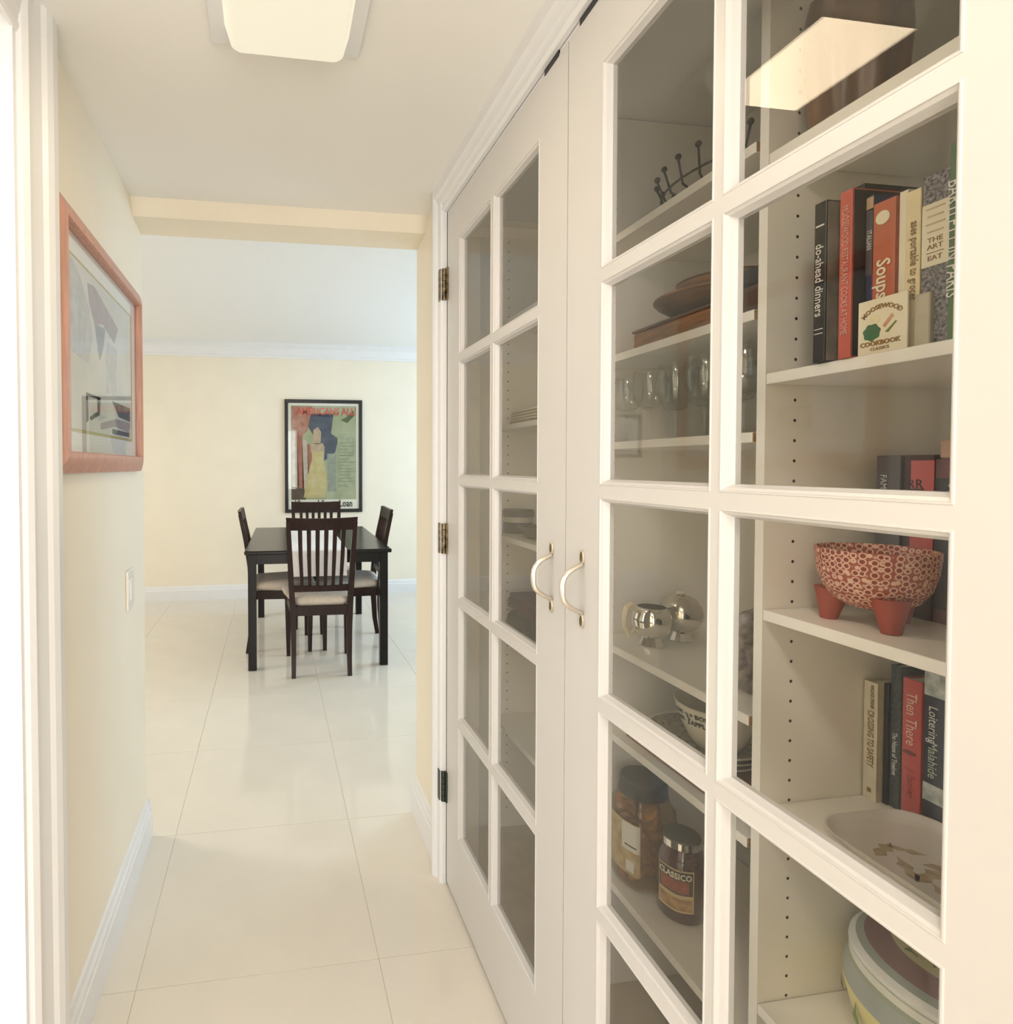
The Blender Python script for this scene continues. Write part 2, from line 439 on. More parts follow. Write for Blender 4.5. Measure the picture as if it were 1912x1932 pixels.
for yy in (YF, YM, YN, YQ-.016):
    p_ = B().box(XS, XB-.002, yy, yy+.016, .031, 2.100).obj('side_panel', M_shelf, unit)
    hb = B(); z = .10
    k = 0
    while z < 2.07:
        for xx in (XS+.052,):
            v = [hb.bm.verts.new((xx+.0026*math.cos(2*math.pi*i/8), yy-.0003, z+.0026*math.sin(2*math.pi*i/8))) for i in range(8)]
            hb.bm.faces.new(v)
        z += .0314
    h_ = hb.obj('peg_holes', M_hole, p_); h_['kind'] = 'stuff'
SH = .0165
Z_N = (1.760, 1.427, 1.063, .756, .440); Z_S = (1.793, 1.532, 1.339, .886, .688, .350); Z_F = (1.756, 1.420, 1.057, .742, .430)
def shelf(ya, yb, z, raw=False):
    s_ = B().box(XS, XB-.003, ya, yb, z-SH, z, .0008).obj('shelf', M_shelf, unit)
    if raw:
        B().box(XS+.0015, XB-.005, ya-.0012, ya, z-SH+.001, z-.001).obj('raw_end', M_raw, s_)
for z in Z_N: shelf(YQ+.001, YN-.001, z)
for z in Z_S: shelf(YN+.0245, YM-.001, z, True)
for z in Z_F: shelf(YM+.017, YF-.001, z)

# ------------------------------------------------------------------ ceiling light
lp = thing('ceiling_light', 'square flush ceiling light with glowing cream glass on the hall ceiling', 'ceiling light', (.035, 1.010, ZC))
B().box(-.147, .147, -.18, .18, -.012, 0, .003).obj('mounting_plate', M_trim, lp)
M_glow = mat('lit_opal_glass', (.35, .33, .28), .3, emit=((1.0, .93, .72), .165))
db = B(); lo = [db.bm.verts.new((x, y, -.062)) for x, y in rrect(.200, .250, .014)]
mid = [db.bm.verts.new((x, y, -.056)) for x, y in rrect(.212, .262, .018)]
hi = [db.bm.verts.new((x, y, -.0125)) for x, y in rrect(.236, .29, .02)]
for A, D in ((lo, mid), (mid, hi)):
    for i in range(len(A)): j = (i+1) % len(A); db.bm.faces.new((A[i], A[j], D[j], D[i]))
db.bm.faces.new(lo); db.obj('opal_glass', M_glow, lp, smooth=True, sharp=30)
area('ceiling_lamp', (.035, 1.01, ZC-.066), (.19, .24), .50, (1.0, .80, .54), (0, 0, 0))
# its twin above the camera: it casts the shelf shadow seen on the cupboard upright
lp2 = copy_tree(lp); lp2.location = (.035, -.12, ZC); lp2['label'] = 'second square ceiling light, overhead at the near end of the hall'
area('ceiling_lamp', (.035, -.12, ZC-.066), (.19, .24), 1.75, (1.0, .93, .84), (0, 0, 0))

# ------------------------------------------------------------------ switch on the left wall
sw = thing('light_switch', 'white rocker light switch on the cream wall below the pink picture', 'light switch', (XL, 1.848, .912))
B().box(0, .007, -.038, .038, -.060, .060, .003, 2).obj('plate', M_plastic, sw)
B().box(.006, .011, -.016, .016, -.032, .032, .002).obj('rocker', M_plastic, sw)

# ------------------------------------------------------------------ pink framed print on the left wall
pf = thing('framed_print', 'vintage grey print with white mat in a pink wooden frame', 'picture', (XL+.001, 1.590, 1.555))
B().box(0, .004, -.30, .30, .16, .20).obj('hanger_batten', mat('batten_wood', (.10, .05, .03), .8), pf)
PW, PH, FWD = .755, .566, .046
def frame_ring(w_, h_, prof, axis_x=True):
    """prof: (inset from outer edge, x height)"""
    b_ = B(); rings = []
    for o_, x in prof:
        rings.append([b_.bm.verts.new((x, sy*(w_/2-o_), sz*(h_/2-o_))) for sy, sz in ((-1, -1), (1, -1), (1, 1), (-1, 1))])
    for A, D in zip(rings, rings[1:]):
        for k in range(4): j = (k+1) % 4; b_.bm.faces.new((A[k], A[j], D[j], D[k]))
    return b_
frame_ring(PW, PH, [(.003, .007), (0, .010), (.001, .014), (.022, .024), (.036, .029), (.043, .029), (.046, .024), (.047, .006)]).obj('frame', M_pink, pf, smooth=True, sharp=25)
B().box(.003, .008, -PW/2+.04, PW/2-.04, -PH/2+.04, PH/2-.04).obj('mat_board', M_mat, pf)
iw, ih = PW-.094-.12, PH-.094-.10
frame_ring(iw+.012, ih+.012, [(0, .008), (.001, .0100), (.004, .0100), (.006, .0082)]).obj('fillet', M_gold, pf)
pr_ = B().box(.008, .0088, -iw/2, iw/2, -ih/2, ih/2).obj('print_sheet', mat('aged_print_paper', (.70, .68, .62), .7, noise=.12, nscale=9), pf)
def blob(parent, name, m, pts, x):
    return B().prism(pts, 'X', x, x+.0006).obj(name, m, parent)
mk = lambda n, c: mat(n, c, .75, noise=.2, nscale=40)
G1, G2, G3, G4 = mk('ink_slate', (.30, .32, .36)), mk('ink_mauve', (.42, .33, .35)), mk('ink_black', (.10, .08, .09)), mk('ink_pale', (.60, .60, .60))
u_ = lambda pts: [(a*iw/2, c_*ih/2) for a, c_ in pts]
for n_, m_, pts in (
    ('ink_shape', G4, [(-1, -.1), (-.55, -.15), (-.42, .2), (-.5, .55), (-.8, .9), (-1, .98)]),
    ('ink_shape', G2, [(-.55, .86), (-.35, .9), (.45, .62), (.3, .36), (-.1, .5), (-.35, .4), (-.5, .62)]),
    ('ink_shape', G1, [(-.35, .42), (-.02, .46), (-.08, .2), (-.2, -.02), (-.26, .1), (-.3, .25)]),
    ('ink_shape', G3, [(-.62, -.52), (-.58, -.52), (-.56, -.86), (-.62, -.9)]),
    ('ink_shape', G3, [(-.6, -.52), (-.2, -.52), (-.2, -.55), (-.58, -.56)]),
    ('ink_shape', G3, [(-.3, -.52), (-.2, -.52), (-.22, -.75), (-.5, -.86), (-.53, -.82), (-.3, -.72)]),
    ('ink_shape', G3, [(.2, -.5), (.92, -.5), (.92, -.72), (.45, -.7)]),
    ('ink_shape', G2, [(-.2, -.86), (.35, -.74), (.92, -.74), (.92, -.9), (.3, -.86), (-.2, -.95)]),
    ('ink_shape', G3, [(.2, -.9), (.9, -.9), (.9, -.97), (.2, -.97)]),
    ('ink_shape', G4, [(.05, .3), (.4, .3), (.35, -.4), (.0, -.42)])):
    blob(pr_, n_, m_, u_(pts), .0088)
B().box(.0108, .0116, -PW/2+.044, PW/2-.044, -PH/2+.044, PH/2-.044).obj('glazing', M_pane, pf)

# ------------------------------------------------------------------ poster on the end wall (generic stand-in picture, same wording)
po = thing('framed_poster', 'tall colourful bond-drive poster in a black frame above the dining table', 'poster', (.517, YE, 1.388))
QW, QH = .770, 1.115
def ring_y(w_, h_, prof):
    b_ = frame_ring(w_, h_, prof); b_.xf(Matrix(((0, 1, 0, 0), (-1, 0, 0, 0), (0, 0, 1, 0), (0, 0, 0, 1)))); return b_
ring_y(QW, QH, [(0, .001), (0, .022), (.006, .026), (.028, .024), (.034, .010)]).obj('frame', M_black, po)
B().box(-QW/2+.03, QW/2-.03, -.009, -.004, -QH/2+.03, QH/2-.03).obj('sheet', mat('poster_border', (.78, .76, .66), .6), po)
def pshape(m_, pts, lay):   # pts in poster units: x -1..1, z -1..1
    return B().prism([(a*.325, c_*.500) for a, c_ in pts], 'Y', -.0092-.0004*lay, -.009).obj('printed_shape', m_, po)
mp = lambda n, c, c2=None, s=18: mat(n, tuple(.74*v for v in c), .6, noise=.25, nscale=s, col2=tuple(.74*v for v in c2) if c2 else None)
pshape(mp('poster_green', (.42, .47, .27), (.53, .55, .36), 7), [(-1, -.86), (1, -.86), (1, 1), (-1, 1)], 0)
pshape(mp('poster_navy', (.035, .05, .10), (.10, .13, .17), 9), [(-.5, .84), (.30, .84), (.22, .45), (.45, .35), (.35, .08), (.0, -.1), (-.2, .3), (-.5, .6)], 1)
pshape(mp('poster_red', (.46, .12, .07), (.6, .35, .25), 12), [(-.98, .98), (-.35, .98), (-.5, .5), (-.75, .35), (-.98, .5)], 2)
for a in range(4):
    x0 = -.98+a*.16
    pshape(mp('poster_stripe_%s' % ('red' if a % 2 else 'white'), (.50, .17, .10) if a % 2 else (.72, .62, .50)), [(x0, .55-.1*a), (x0+.16, .5-.1*a), (x0+.22, -.7), (x0+.02, -.72)], 3)
pshape(mp('poster_umber', (.16, .12, .08)), [(-.98, -.6), (-.6, -.64), (-.55, -.86), (-.98, -.86)], 4)
pshape(mp('poster_stone', (.40, .45, .36)), [(.10, .05), (.36, .05), (.38, -.7), (.12, -.7)], 4)
pshape(mp('poster_tablet', (.50, .55, .36)), [(.42, .45), (.95, .45), (.95, -.62), (.42, -.62)], 4)
pshape(mp('poster_yellow', (.74, .66, .33), (.66, .54, .22), 14), [(-.38, .2), (.02, .2), (.0, -.05), (.1, -.55), (.02, -.82), (-.62, -.82), (-.5, -.4), (-.36, -.05)], 5)
pshape(mp('poster_flesh', (.66, .50, .33)), [(-.42, .24), (-.02, .26), (.02, .1), (-.4, .08)], 6)
pshape(mp('poster_flesh', (.66, .50, .33)), [(-.33, .24), (-.1, .24), (-.08, .48), (-.18, .58), (-.32, .52)], 6)
pshape(mp('poster_leaf', (.10, .14, .05)), [(.52, .72), (.72, .66), (.95, .82), (.9, .92), (.7, .78)], 6)
M_pr = mat('poster_red_ink', (.62, .085, .05), .6); M_ink = mat('poster_black_ink', (.02, .02, .02), .6); M_ink2 = mat('poster_green_ink', (.20, .24, .12), .6)
text('lettering', 'AMERICANS ALL!', .098, M_pr, po, (.03, -.0125, .440), (1, 0, 0), (0, 0, 1), .80, bold=.0015)
text('lettering', 'Victory Liberty Loan', .098, M_ink, po, (0, -.0125, -.472), (1, 0, 0), (0, 0, 1), .70, bold=.0015)
for k in range(13):
    wd = .13+.035*math.sin(k*2.3)
    B().box(.155, .155+wd, -.0116, -.0108, .13-k*.032, .13-k*.032+(.012 if k == 4 else .007)).obj('text_line', M_ink2, po)
B().box(-QW/2+.03, QW/2-.03, -.0145, -.0138, -QH/2+.03, QH/2-.03).obj('glazing', M_pane, po)

# dark framed picture further left on the end wall (seen mirrored in the cupboard glass)
df = thing('framed_picture', 'small dark framed picture on the end wall left of the hall opening', 'picture', (-2.70, YE, 1.61))
ring_y(.36, .46, [(0, .001), (0, .02), (.03, .024), (.035, .008)]).obj('frame', M_black, df)
B().box(-.15, .15, -.008, -.003, -.2, .2).obj('mat_board', M_mat, df)
B().box(-.08, .08, -.009, -.008, -.12, .12).obj('print_sheet', G4, df)

# ------------------------------------------------------------------ dining table, runner, chairs
tt = thing('dining_table', 'dark brown wooden dining table with square legs and overhanging top', 'table', (.313, 4.344, 0), R(-1.4))
LX, LY = .930/2, 1.412/2
B().box(-LX, LX, -LY, LY, .735, .760, .006, 2).obj('tabletop', M_table, tt)
for s_ in (-1, 1):
    B().box(-LX+.055, LX-.055, s_*(LY-.045)-.01, s_*(LY-.045)+.01, .672, .735).obj('apron', M_table, tt)
    B().box(s_*(LX-.045)-.01, s_*(LX-.045)+.01, -LY+.055, LY-.055, .672, .735).obj('apron', M_table, tt)
    for t_ in (-1, 1):
        x, y = s_*(LX-.046), t_*(LY-.055)
        B().box(x-.026, x+.026, y-.026, y+.026, .0, .735, .002).obj('leg', M_table, tt)
rn = thing('table_runner', 'white cloth runner lying along the dining table and hanging over its near end', 'table runner', (.313, 4.344, .760), R(-1.4))
rb = B(); prof = [(LY-.25, .0015), (-LY+.004, .0015), (-LY-.006, -.002), (-LY-.009, -.012), (-LY-.010, -.06), (-LY-.012, -.155)]
t_ = .0018
pp = [(y, z) for y, z in prof] + [(y-(t_ if z < 0 else 0), z+(t_ if z >= 0 else 0)) for y, z in reversed(prof)]
for a, c_ in ((-.185, .175),): rb.prism(pp, 'X', a, c_)
rb.obj('cloth', M_white, rn)
B().box(-.186, .176, -LY-.0145, -LY-.0095, -.163, -.150).obj('hem', M_white, rn)

def make_chair():
    t = thing('dining_chair', 'x', 'chair')   # faces +Y, rear legs at y=-.2075
    def post(s):
        path = [(s*.172, -.235, 0), (s*.171, -.215, .12), (s*.172, -.205, .30), (s*.178, -.205, .45), (s*.186, -.216, .60), (s*.194, -.245, .78), (s*.202, -.282, .955)]
        B().sweep_rect(path, [.026, .029, .034, .036, .034, .030, .026], [.030, .034, .040, .042, .036, .028, .022]).obj('back_post', M_wood, t)
    for s in (-1, 1):
        post(s)
        B().sweep_rect([(s*.198, .190, 0), (s*.200, .192, .22), (s*.202, .192, .432)], [.026, .034, .042], [.026, .034, .040]).obj('front_leg', M_wood, t)
    # crest rail (slightly curved), lower rail, slats
    def rail(z0, z1, hw0, hw1, y0, y1, th, sag, name):
        b_ = B(); n = 10; rows = []
        for i in range(n+1):
            u = -1+2*i/n; dy = -sag*(1-u*u)
            rows.append([b_.bm.verts.new(p) for p in ((u*hw0, y0+dy-th/2, z0), (u*hw0, y0+dy+th/2, z0), (u*hw1, y1+dy+th/2, z1+.006*u*u), (u*hw1, y1+dy-th/2, z1+.006*u*u))])
        for A, D in zip(rows, rows[1:]):
            for k in range(4): j = (k+1) % 4; b_.bm.faces.new((A[k], A[j], D[j], D[k]))
        b_.bm.faces.new(rows[0]); b_.bm.faces.new(rows[-1][::-1])
        return b_.obj(name, M_wood, t, smooth=True, sharp=40)
    rail(.903, .975, .208, .216, -.268, -.284, .020, .012, 'crest_rail')
    rail(.520, .555, .170, .172, -.208, -.213, .020, .004, 'lower_rail')
    for k in range(6):
        u = (k-2.5)/2.5
        x0, x1 = u*.118, u*.132
        path = [(x0, -.214, .545), (x0*.3+x1*.7*1.0, -.240-.006*(1-u*u), .74), (x1, -.272-.010*(1-u*u), .91)]
        B().sweep_rect(path, [.020, .024, .026], [.010, .010, .012]).obj('slat', M_wood, t)
    for s in (-1, 1):
        B().prism([(s*.160, -.19), (s*.186, -.19), (s*.212, .18), (s*.188, .18)], 'Z', .372, .428).obj('seat_rail', M_wood, t)
    B().box(-.180, .180, .178, .204, .372, .430).obj('seat_rail', M_wood, t)
    B().box(-.165, .165, -.216, -.196, .372, .430).obj('seat_rail', M_wood, t)
    # cushion: puffy trapezoid
    b_ = B(); rings = []
    for z, o_ in ((.426, .012), (.432, .0), (.455, -.012), (.478, -.006), (.492, .018), (.500, .060), (.503, .12)):
        ring = []
        for x, y in rrect(2, 2, .28, 6):
            hw = .208+.030*y-o_-.014*(y < -.5)
            ring.append(b_.bm.verts.new((x*hw, y*(.213-o_)+.012, z)))
        rings.append(ring)
    n = len(rings[0])
    for A, D in zip(rings, rings[1:]):
        for i in range(n): j = (i+1) % n; b_.bm.faces.new((A[i], A[j], D[j], D[i]))
    b_.bm.faces.new(rings[0][::-1]); b_.bm.faces.new(rings[-1])
    b_.obj('seat_cushion', M_cush, t, smooth=True, sharp=60)
    return t
ch = make_chair()
spots = ((.305, 3.752, R(-1.0), 'brown slat-back dining chair with beige seat, back turned to the hall'),
         (.385, 4.775, R(180), 'brown slat-back dining chair at the far end below the poster'),
         (.070, 4.215, R(-90), 'brown slat-back dining chair along the left side of the table'),
         (.562, 4.215, R(90-2), 'brown slat-back dining chair along the right side of the table'))
for i, (x, y, rz, lab) in enumerate(spots):
    o = ch if i == 0 else copy_tree(ch)
    o.location = (x, y, 0); o.rotation_euler.z = rz
    tag(o, lab, 'chair', 'dining chairs around the table')

# ------------------------------------------------------------------ books
def book(name, label, x, y0, y1, z, h, m, depth=.17, group=None, hard=True, lean=0., cat='book'):
    """spine faces -X at x; pages behind"""
    t = thing(name, label, cat, (x, (y0+y1)/2, z), 0, group)
    w2 = (y1-y0)/2-.0002
    b_ = B(); b_.box(0, .0025, -w2, w2, 0, h, .0008); b_.box(.001, depth, -w2, -w2+.0018, 0, h); b_.box(.001, depth, w2-.0018, w2, 0, h)
    b_.obj('cover', m, t)
    B().box(.002, depth-.004, -w2+.0018, w2-.0018, .003, h-.003).obj('pages', M_cream, t)
    return t
DN = (0, 0, -1); RT = (0, -1, 0); UP = (0, 0, 1)
def spine(t, txt, size, m, zc, sx=1., off=0., bold=0.):
    return text('lettering', txt, size, m, t, (-.0009, off, zc), DN, RT, sx, bold=bold)
def flat(t, txt, size, m, zc, sx=1., off=0., x=-.0009, arc=None, bold=0.):
    return text('lettering', txt, size, m, t, (x, off, zc), RT, UP, sx, arc=arc, bold=bold)
def band(t, name, m, z0, z1, w_, x=-.0006, off=0.):
    return B().box(x, .0006, off-w_/2, off+w_/2, z0, z1).obj(name, m, t)
pm = lambda n, c, r=.45, ns=.12: mat(n, c, r, noise=ns, nscale=45)
M_w = pm('print_white', (.78, .75, .68)); M_k = pm('print_black', (.03, .025, .02)); M_br = pm('print_brown', (.30, .18, .05))
zs = Z_N[1]
GRP = 'cookbooks on the upper shelf'
t = book('book', 'black thin cookbook with white spine lettering at the far end of the upper book row', .743, .6865, .7040, zs, .218, pm('book_black', (.014, .010, .007)), .16, GRP)
B().box(.003, .155, -.0094, -.0086, .002, .216).obj('cover_photo', mat('cover_photo_grey', (.30, .28, .24), .4, nscale=14, col2=(.10, .08, .05)), t)
spine(t, 'do-ahead dinners', .0165, M_w, .112, .86); band(t, 'stripe', M_w, .185, .187, .012); band(t, 'stripe', M_w, .045, .046, .012); band(t, 'stripe', M_w, .039, .040, .012)
t = book('book', 'coral red cookbook spine beside the black do-ahead book', .747, .6545, .6715, zs, .219, pm('book_coral', (.55, .11, .07), .5), .19, GRP)
B().box(.003, .186, -.0092, -.0084, .002, .217).obj('front_cover', pm('book_night', (.006, .005, .006)), t)
spine(t, 'MOOSEWOOD RESTAURANT COOKS AT HOME', .0125, pm('print_pink', (.80, .40, .33)), .115, .62)
t = book('book', 'tall black book standing back behind the coral cookbook', .785, .672, .690, zs, .236, pm('book_night', (.006, .005, .006)), .17, GRP)
t = book('book', 'navy and grey cookbook squeezed between the coral and orange ones', .767, .6445, .6530, zs, .208, pm('book_navy', (.02, .035, .10)), .17, GRP)
band(t, 'label_panel', pm('book_grey', (.10, .09, .10)), .105, .190, .0083); spine(t, 'ITALIAN', .0085, M_w, .150, .8)
band(t, 'photo_patch', pm('print_peach', (.62, .42, .25)), .188, .205, .0083)
t = book('book', 'orange-red Soups cookbook with round cream emblem on its spine', .766, .6165, .6440, zs, .193, pm('book_orange', (.50, .135, .065), .5), .19, GRP)
spine(t, 'Soups', .023, M_cream, .095, .9, bold=.0004)
e = B(); e.lathe([(0, 0), (.0085, 0), (.0085, .0012), (0, .0012)], 20); e.xf(Matrix(((0, 0, -1, 0), (1, 0, 0, .001), (0, 1, 0, .172), (0, 0, 0, 1)))); e.obj('emblem', M_cream, t)
t = book('book', 'pale cream book between the Soups book and the lettered cream one', .770, .6055, .6160, zs, .196, M_cream, .17, GRP)
t = book('book', 'cream cookbook with brown lowercase spine lettering', .766, .5880, .6050, zs, .190, pm('book_cream', (.78, .66, .38)), .18, GRP)
spine(t, 'ases portable to grocer', .0125, M_br, .105, .80, -.002)
t = book('book', 'dark patterned cookbook with large cream spine label', .766, .5575, .5865, zs, .199, mat('book_dots', (.30, .28, .27), .5, nscale=260, col2=(.02, .018, .024)), .19, GRP)
band(t, 'spine_label', M_cream, .092, .165, .0285)
for k in range(4): band(t, 'text_line', pm('print_tan', (.55, .43, .25)), .158-k*.009, .160-k*.009, .020-.003*(k % 2), -.0009)
flat(t, 'THE', .008, M_br, .122, 1.1); flat(t, 'ART', .008, M_br, .114, 1.1); band(t, 'text_line', M_br, .107, .108, .018, -.0009); flat(t, 'EAT', .008, M_br, .101, 1.1)
t = book('book', 'tall green book with white capitals at the near end of the upper row', .763, .5250, .5570, zs, .222, pm('book_green', (.07, .15, .04), .5), .19, GRP)
spine(t, 'BARTLETT IN PARIS', .019, M_w, .115, .80, .0105)
# small cookbook standing face-out in front of the row
t = thing('book', 'small square cream vegetarian cookbook standing face-out before the upper row', 'book', (.7535, .6205, zs), 0, GRP)
B().box(0, .0025, -.0295, .0295, 0, .0685, .0004).obj('cover', M_cream, t)
flat(t, 'MOOSEWOOD', .0078, M_br, .0575, 1.0, 0, -.0004, arc=.030, bold=.0002)
flat(t, 'COOKBOOK', .0078, M_br, .0125, 1.05, .002, -.0004, bold=.0003); flat(t, 'CLASSICS', .0052, M_br, .0055, 1.05, .002, -.0004)
def leaf(m_, pts): return B().prism(pts, 'X', -.0004, .0002).obj('vegetable_print', m_, t)
leaf(pm('print_leaf', (.035, .15, .06)), [(.012+.0105*math.cos(a)*(1+.07*math.sin(7*a)), .027+.0105*math.sin(a)*(1+.07*math.sin(7*a))) for a in [2*math.pi*k/42 for k in range(42)]])
leaf(pm('print_asparagus', (.16, .22, .03)), [(-.004, .0245), (-.0165, .036), (-.018, .0345), (-.008, .0235)])
leaf(pm('print_pinkveg', (.62, .33, .20)), [(-.001, .033), (-.012, .046), (-.0145, .042), (-.004, .030)])
leaf(pm('print_onion', (.82, .74, .45)), [(.0085+.0065*math.cos(2*math.pi*k/16), .0425+.0055*math.sin(2*math.pi*k/16)) for k in range(16)])
t = thing('card_box', 'plain grey-beige card box right behind the face-out cream cookbook', 'box', (.7605, .583, zs))
B().box(0, .10, -.0105, .0065, 0, .061, .001).obj('body', pm('greyboard', (.50, .45, .32)), t)
B().box(.002, .098, -.0095, .0055, .061, .0622).obj('lid', pm('greyboard_lid', (.56, .51, .38)), t)

# lower row of books
zs = Z_N[3]; GRP = 'novels on the tray shelf'
t = book('book', 'cream paperback with brown capitals at the far end of the lower book row', .936, .7665, .7880, zs, .188, pm('paperback_cream', (.74, .66, .48)), .11, GRP)
spine(t, 'CROSSING TO SAFETY', .0135, M_br, .098, .66, -.001); spine(t, 'WALLACE STEGNER', .007, M_br, .165, .6, -.003); band(t, 'publisher_mark', M_br, .012, .019, .006)
t = book('book', 'plain black paperback next to the cream one', .946, .7585, .7660, zs, .190, pm('paperback_black', (.006, .006, .006)), .11, GRP)
t = book('book', 'dark green speckled hardback between the black and red novels', .949, .7430, .7580, zs, .222, mat('speckled_green', (.05, .07, .06), .5, nscale=300, col2=(.006, .010, .009)), .12, GRP)
spine(t, 'The House of Truelove', .010, M_w, .085, .7)
t = book('book', 'red novel with pink script Then There on its spine', .951, .7160, .7425, zs, .208, pm('book_scarlet', (.52, .07, .055), .5), .12, GRP)
spine(t, 'Then There', .021, pm('print_blush', (.85, .55, .38)), .148, .8)
e = B(); e.lathe([(0, 0), (.0095, 0), (.0095, .001), (0, .001)], 16, sx=1, sy=.32); e.xf(Matrix(((0, 0, -1, 0), (1, 0, 0, .002), (0, 1, 0, .096), (0, 0, 0, 1)))); e.obj('oval_mark', pm('print_wine', (.16, .02, .02)), t)
spine(t, 'J. Barker', .014, pm('print_rust', (.42, .06, .05)), .050, .9)
t = book('book', 'navy hardback with pale photo panels top and bottom, near the tray', .955, .6850, .7155, zs, .226, pm('book_slate', (.025, .032, .055)), .12, GRP)
band(t, 'photo_panel', mat('photo_mist', (.62, .65, .60), .5, nscale=60, col2=(.30, .33, .30)), .192, .226, .030)
band(t, 'photo_panel', mat('photo_mist', (.6, .6, .6)), .036, .062, .030)
spine(t, 'Loitering', .017, M_w, .150, .9, .003); spine(t, 'Malahide', .017, pm('print_sage', (.55, .62, .50)), .098, .9, .003)

# books behind the bowl
zs = Z_N[2]; GRP = 'books behind the clay bowl'
t = book('book', 'grey book with pale lettering behind the clay bowl', .930, .7350, .7700, zs, .238, pm('book_grey_blue', (.14, .135, .14)), .12, GRP)
spine(t, 'FAMILY', .013, M_w, .19, .9, .006)
t = book('book', 'black and red hardback with capital R letters behind the clay bowl', .930, .6900, .7300, zs, .238, pm('book_black_red', (.05, .012, .012)), .12, GRP)
band(t, 'red_panel', pm('panel_red', (.62, .13, .12)), .10, .230, .030, off=-.005); flat(t, 'RR', .020, M_k, .195, .9, .004, -.0009)
spine(t, 'RR', .026, M_k, .175, 1., .002)
t = book('book', 'dull purple book behind the clay bowl at the near edge of the pane', .930, .6550, .6890, zs, .232, pm('book_plum', (.16, .055, .06)), .12, GRP)
band(t, 'dark_panel', pm('panel_dark', (.03, .03, .04)), .02, .205, .033); flat(t, 'S', .02, M_w, .19, 1, -.004, -.0009)
tag(B().box(-.02, .02, -.014, .014, 0, .026, .002).obj('wooden_block', pm('blush_wood', (.55, .33, .22)), loc=(.952, .672, zs+.2325)), 'small pinkish block lying on top of the purple book', 'box')

# ------------------------------------------------------------------ clay bowl on three feet
bw = thing('clay_bowl', 'red clay bowl on three feet covered in a pale dotted flower pattern', 'bowl', (.834, .690, Z_N[2]))
def dots_mat():
    m = bpy.data.materials.new('clay_dots'); m.use_nodes = True; nt = m.node_tree; p = nt.nodes['Principled BSDF']; p.inputs['Roughness'].default_value = .6
    tc = nt.nodes.new('ShaderNodeTexCoord')
    v = nt.nodes.new('ShaderNodeTexVoronoi'); v.inputs['Scale'].default_value = 118; v.inputs['Randomness'].default_value = .3
    v.feature = 'F1'
    nt.links.new(tc.outputs['Object'], v.inputs['Vector'])
    r = nt.nodes.new('ShaderNodeValToRGB'); r.color_ramp.elements[0].position = .34; r.color_ramp.elements[1].position = .42
    r.color_ramp.elements[0].color = (.26, .045, .03, 1); r.color_ramp.elements[1].color = (.80, .52, .38, 1)
    for p_, c_ in ((.50, (.80, .52, .38, 1)), (.60, (.36, .08, .05, 1))): e_ = r.color_ramp.elements.new(p_); e_.color = c_
    nt.links.new(v.outputs['Distance'], r.inputs[0]); nt.links.new(r.outputs[0], p.inputs['Base Color']); return m
M_clay = pm('terracotta_red', (.36, .062, .038), .55)
B().lathe([(0, .024), (.028, .0255), (.047, .036), (.059, .054), (.065, .076), (.0675, .098), (.0677, .106), (.065, .107), (.0625, .100), (.060, .078), (.053, .056), (.040, .040), (0, .033)], 48).obj('body', dots_mat(), bw, smooth=True)
for a in (R(125), R(240), R(5)):
    ca, sa = math.cos(a), math.sin(a)
    path = [(.050*ca, .050*sa, 0), (.048*ca, .048*sa, .02), (.046*ca, .046*sa, .045)]
    B().tube(path, [.0105, .015, .0215], 16).obj('foot', M_clay, bw, smooth=True)

# ------------------------------------------------------------------ oval dish on the novels shelf
ds = thing('serving_tray', 'pale oblong tray with faded brown leaf print lying before the novels', 'tray', (.862, .592, Z_N[3]))
db = B(); rings = []
for w_, h_, z, in ((.150, .245, .0), (.156, .251, .003), (.176, .272, .016), (.180, .276, .016), (.160, .254, .006), (.152, .246, .003)):
    rings.append([db.bm.verts.new((x, y, z)) for x, y in rrect(w_, h_, .05, 8)])
n = len(rings[0])
for A, D in zip(rings, rings[1:]):
    for i in range(n): j = (i+1) % n; db.bm.faces.new((A[i], A[j], D[j], D[i]))
db.bm.faces.new(rings[0][::-1]); db.bm.faces.new(rings[-1]); db.obj('dish', mat('tray_glaze', (.72, .67, .60), .25), ds, smooth=True)
M_lf = mat('faded_leaf_print', (.50, .40, .26), .4, nscale=90, col2=(.33, .24, .13))
for cx, cy, a, L in ((-.033, .075, 20, .026), (-.005, .068, -40, .02), (-.043, .037, 60, .026), (-.028, .022, 10, .030), (.005, .03, -30, .022), (-.048, -.01, 70, .022)):
    ca, sa = math.cos(R(a)), math.sin(R(a))
    pts = [(cx+L*(u*ca-v*sa), cy+L*(u*sa+v*ca)) for u, v in ((-1, 0), (-.5, .28), (0, .16), (.3, .34), (.6, .12), (1, .05), (.6, -.15), (.2, -.34), (-.1, -.14), (-.5, -.3))]
    B().prism(pts, 'Z', .0031, .0034).obj('leaf_print', M_lf, ds)

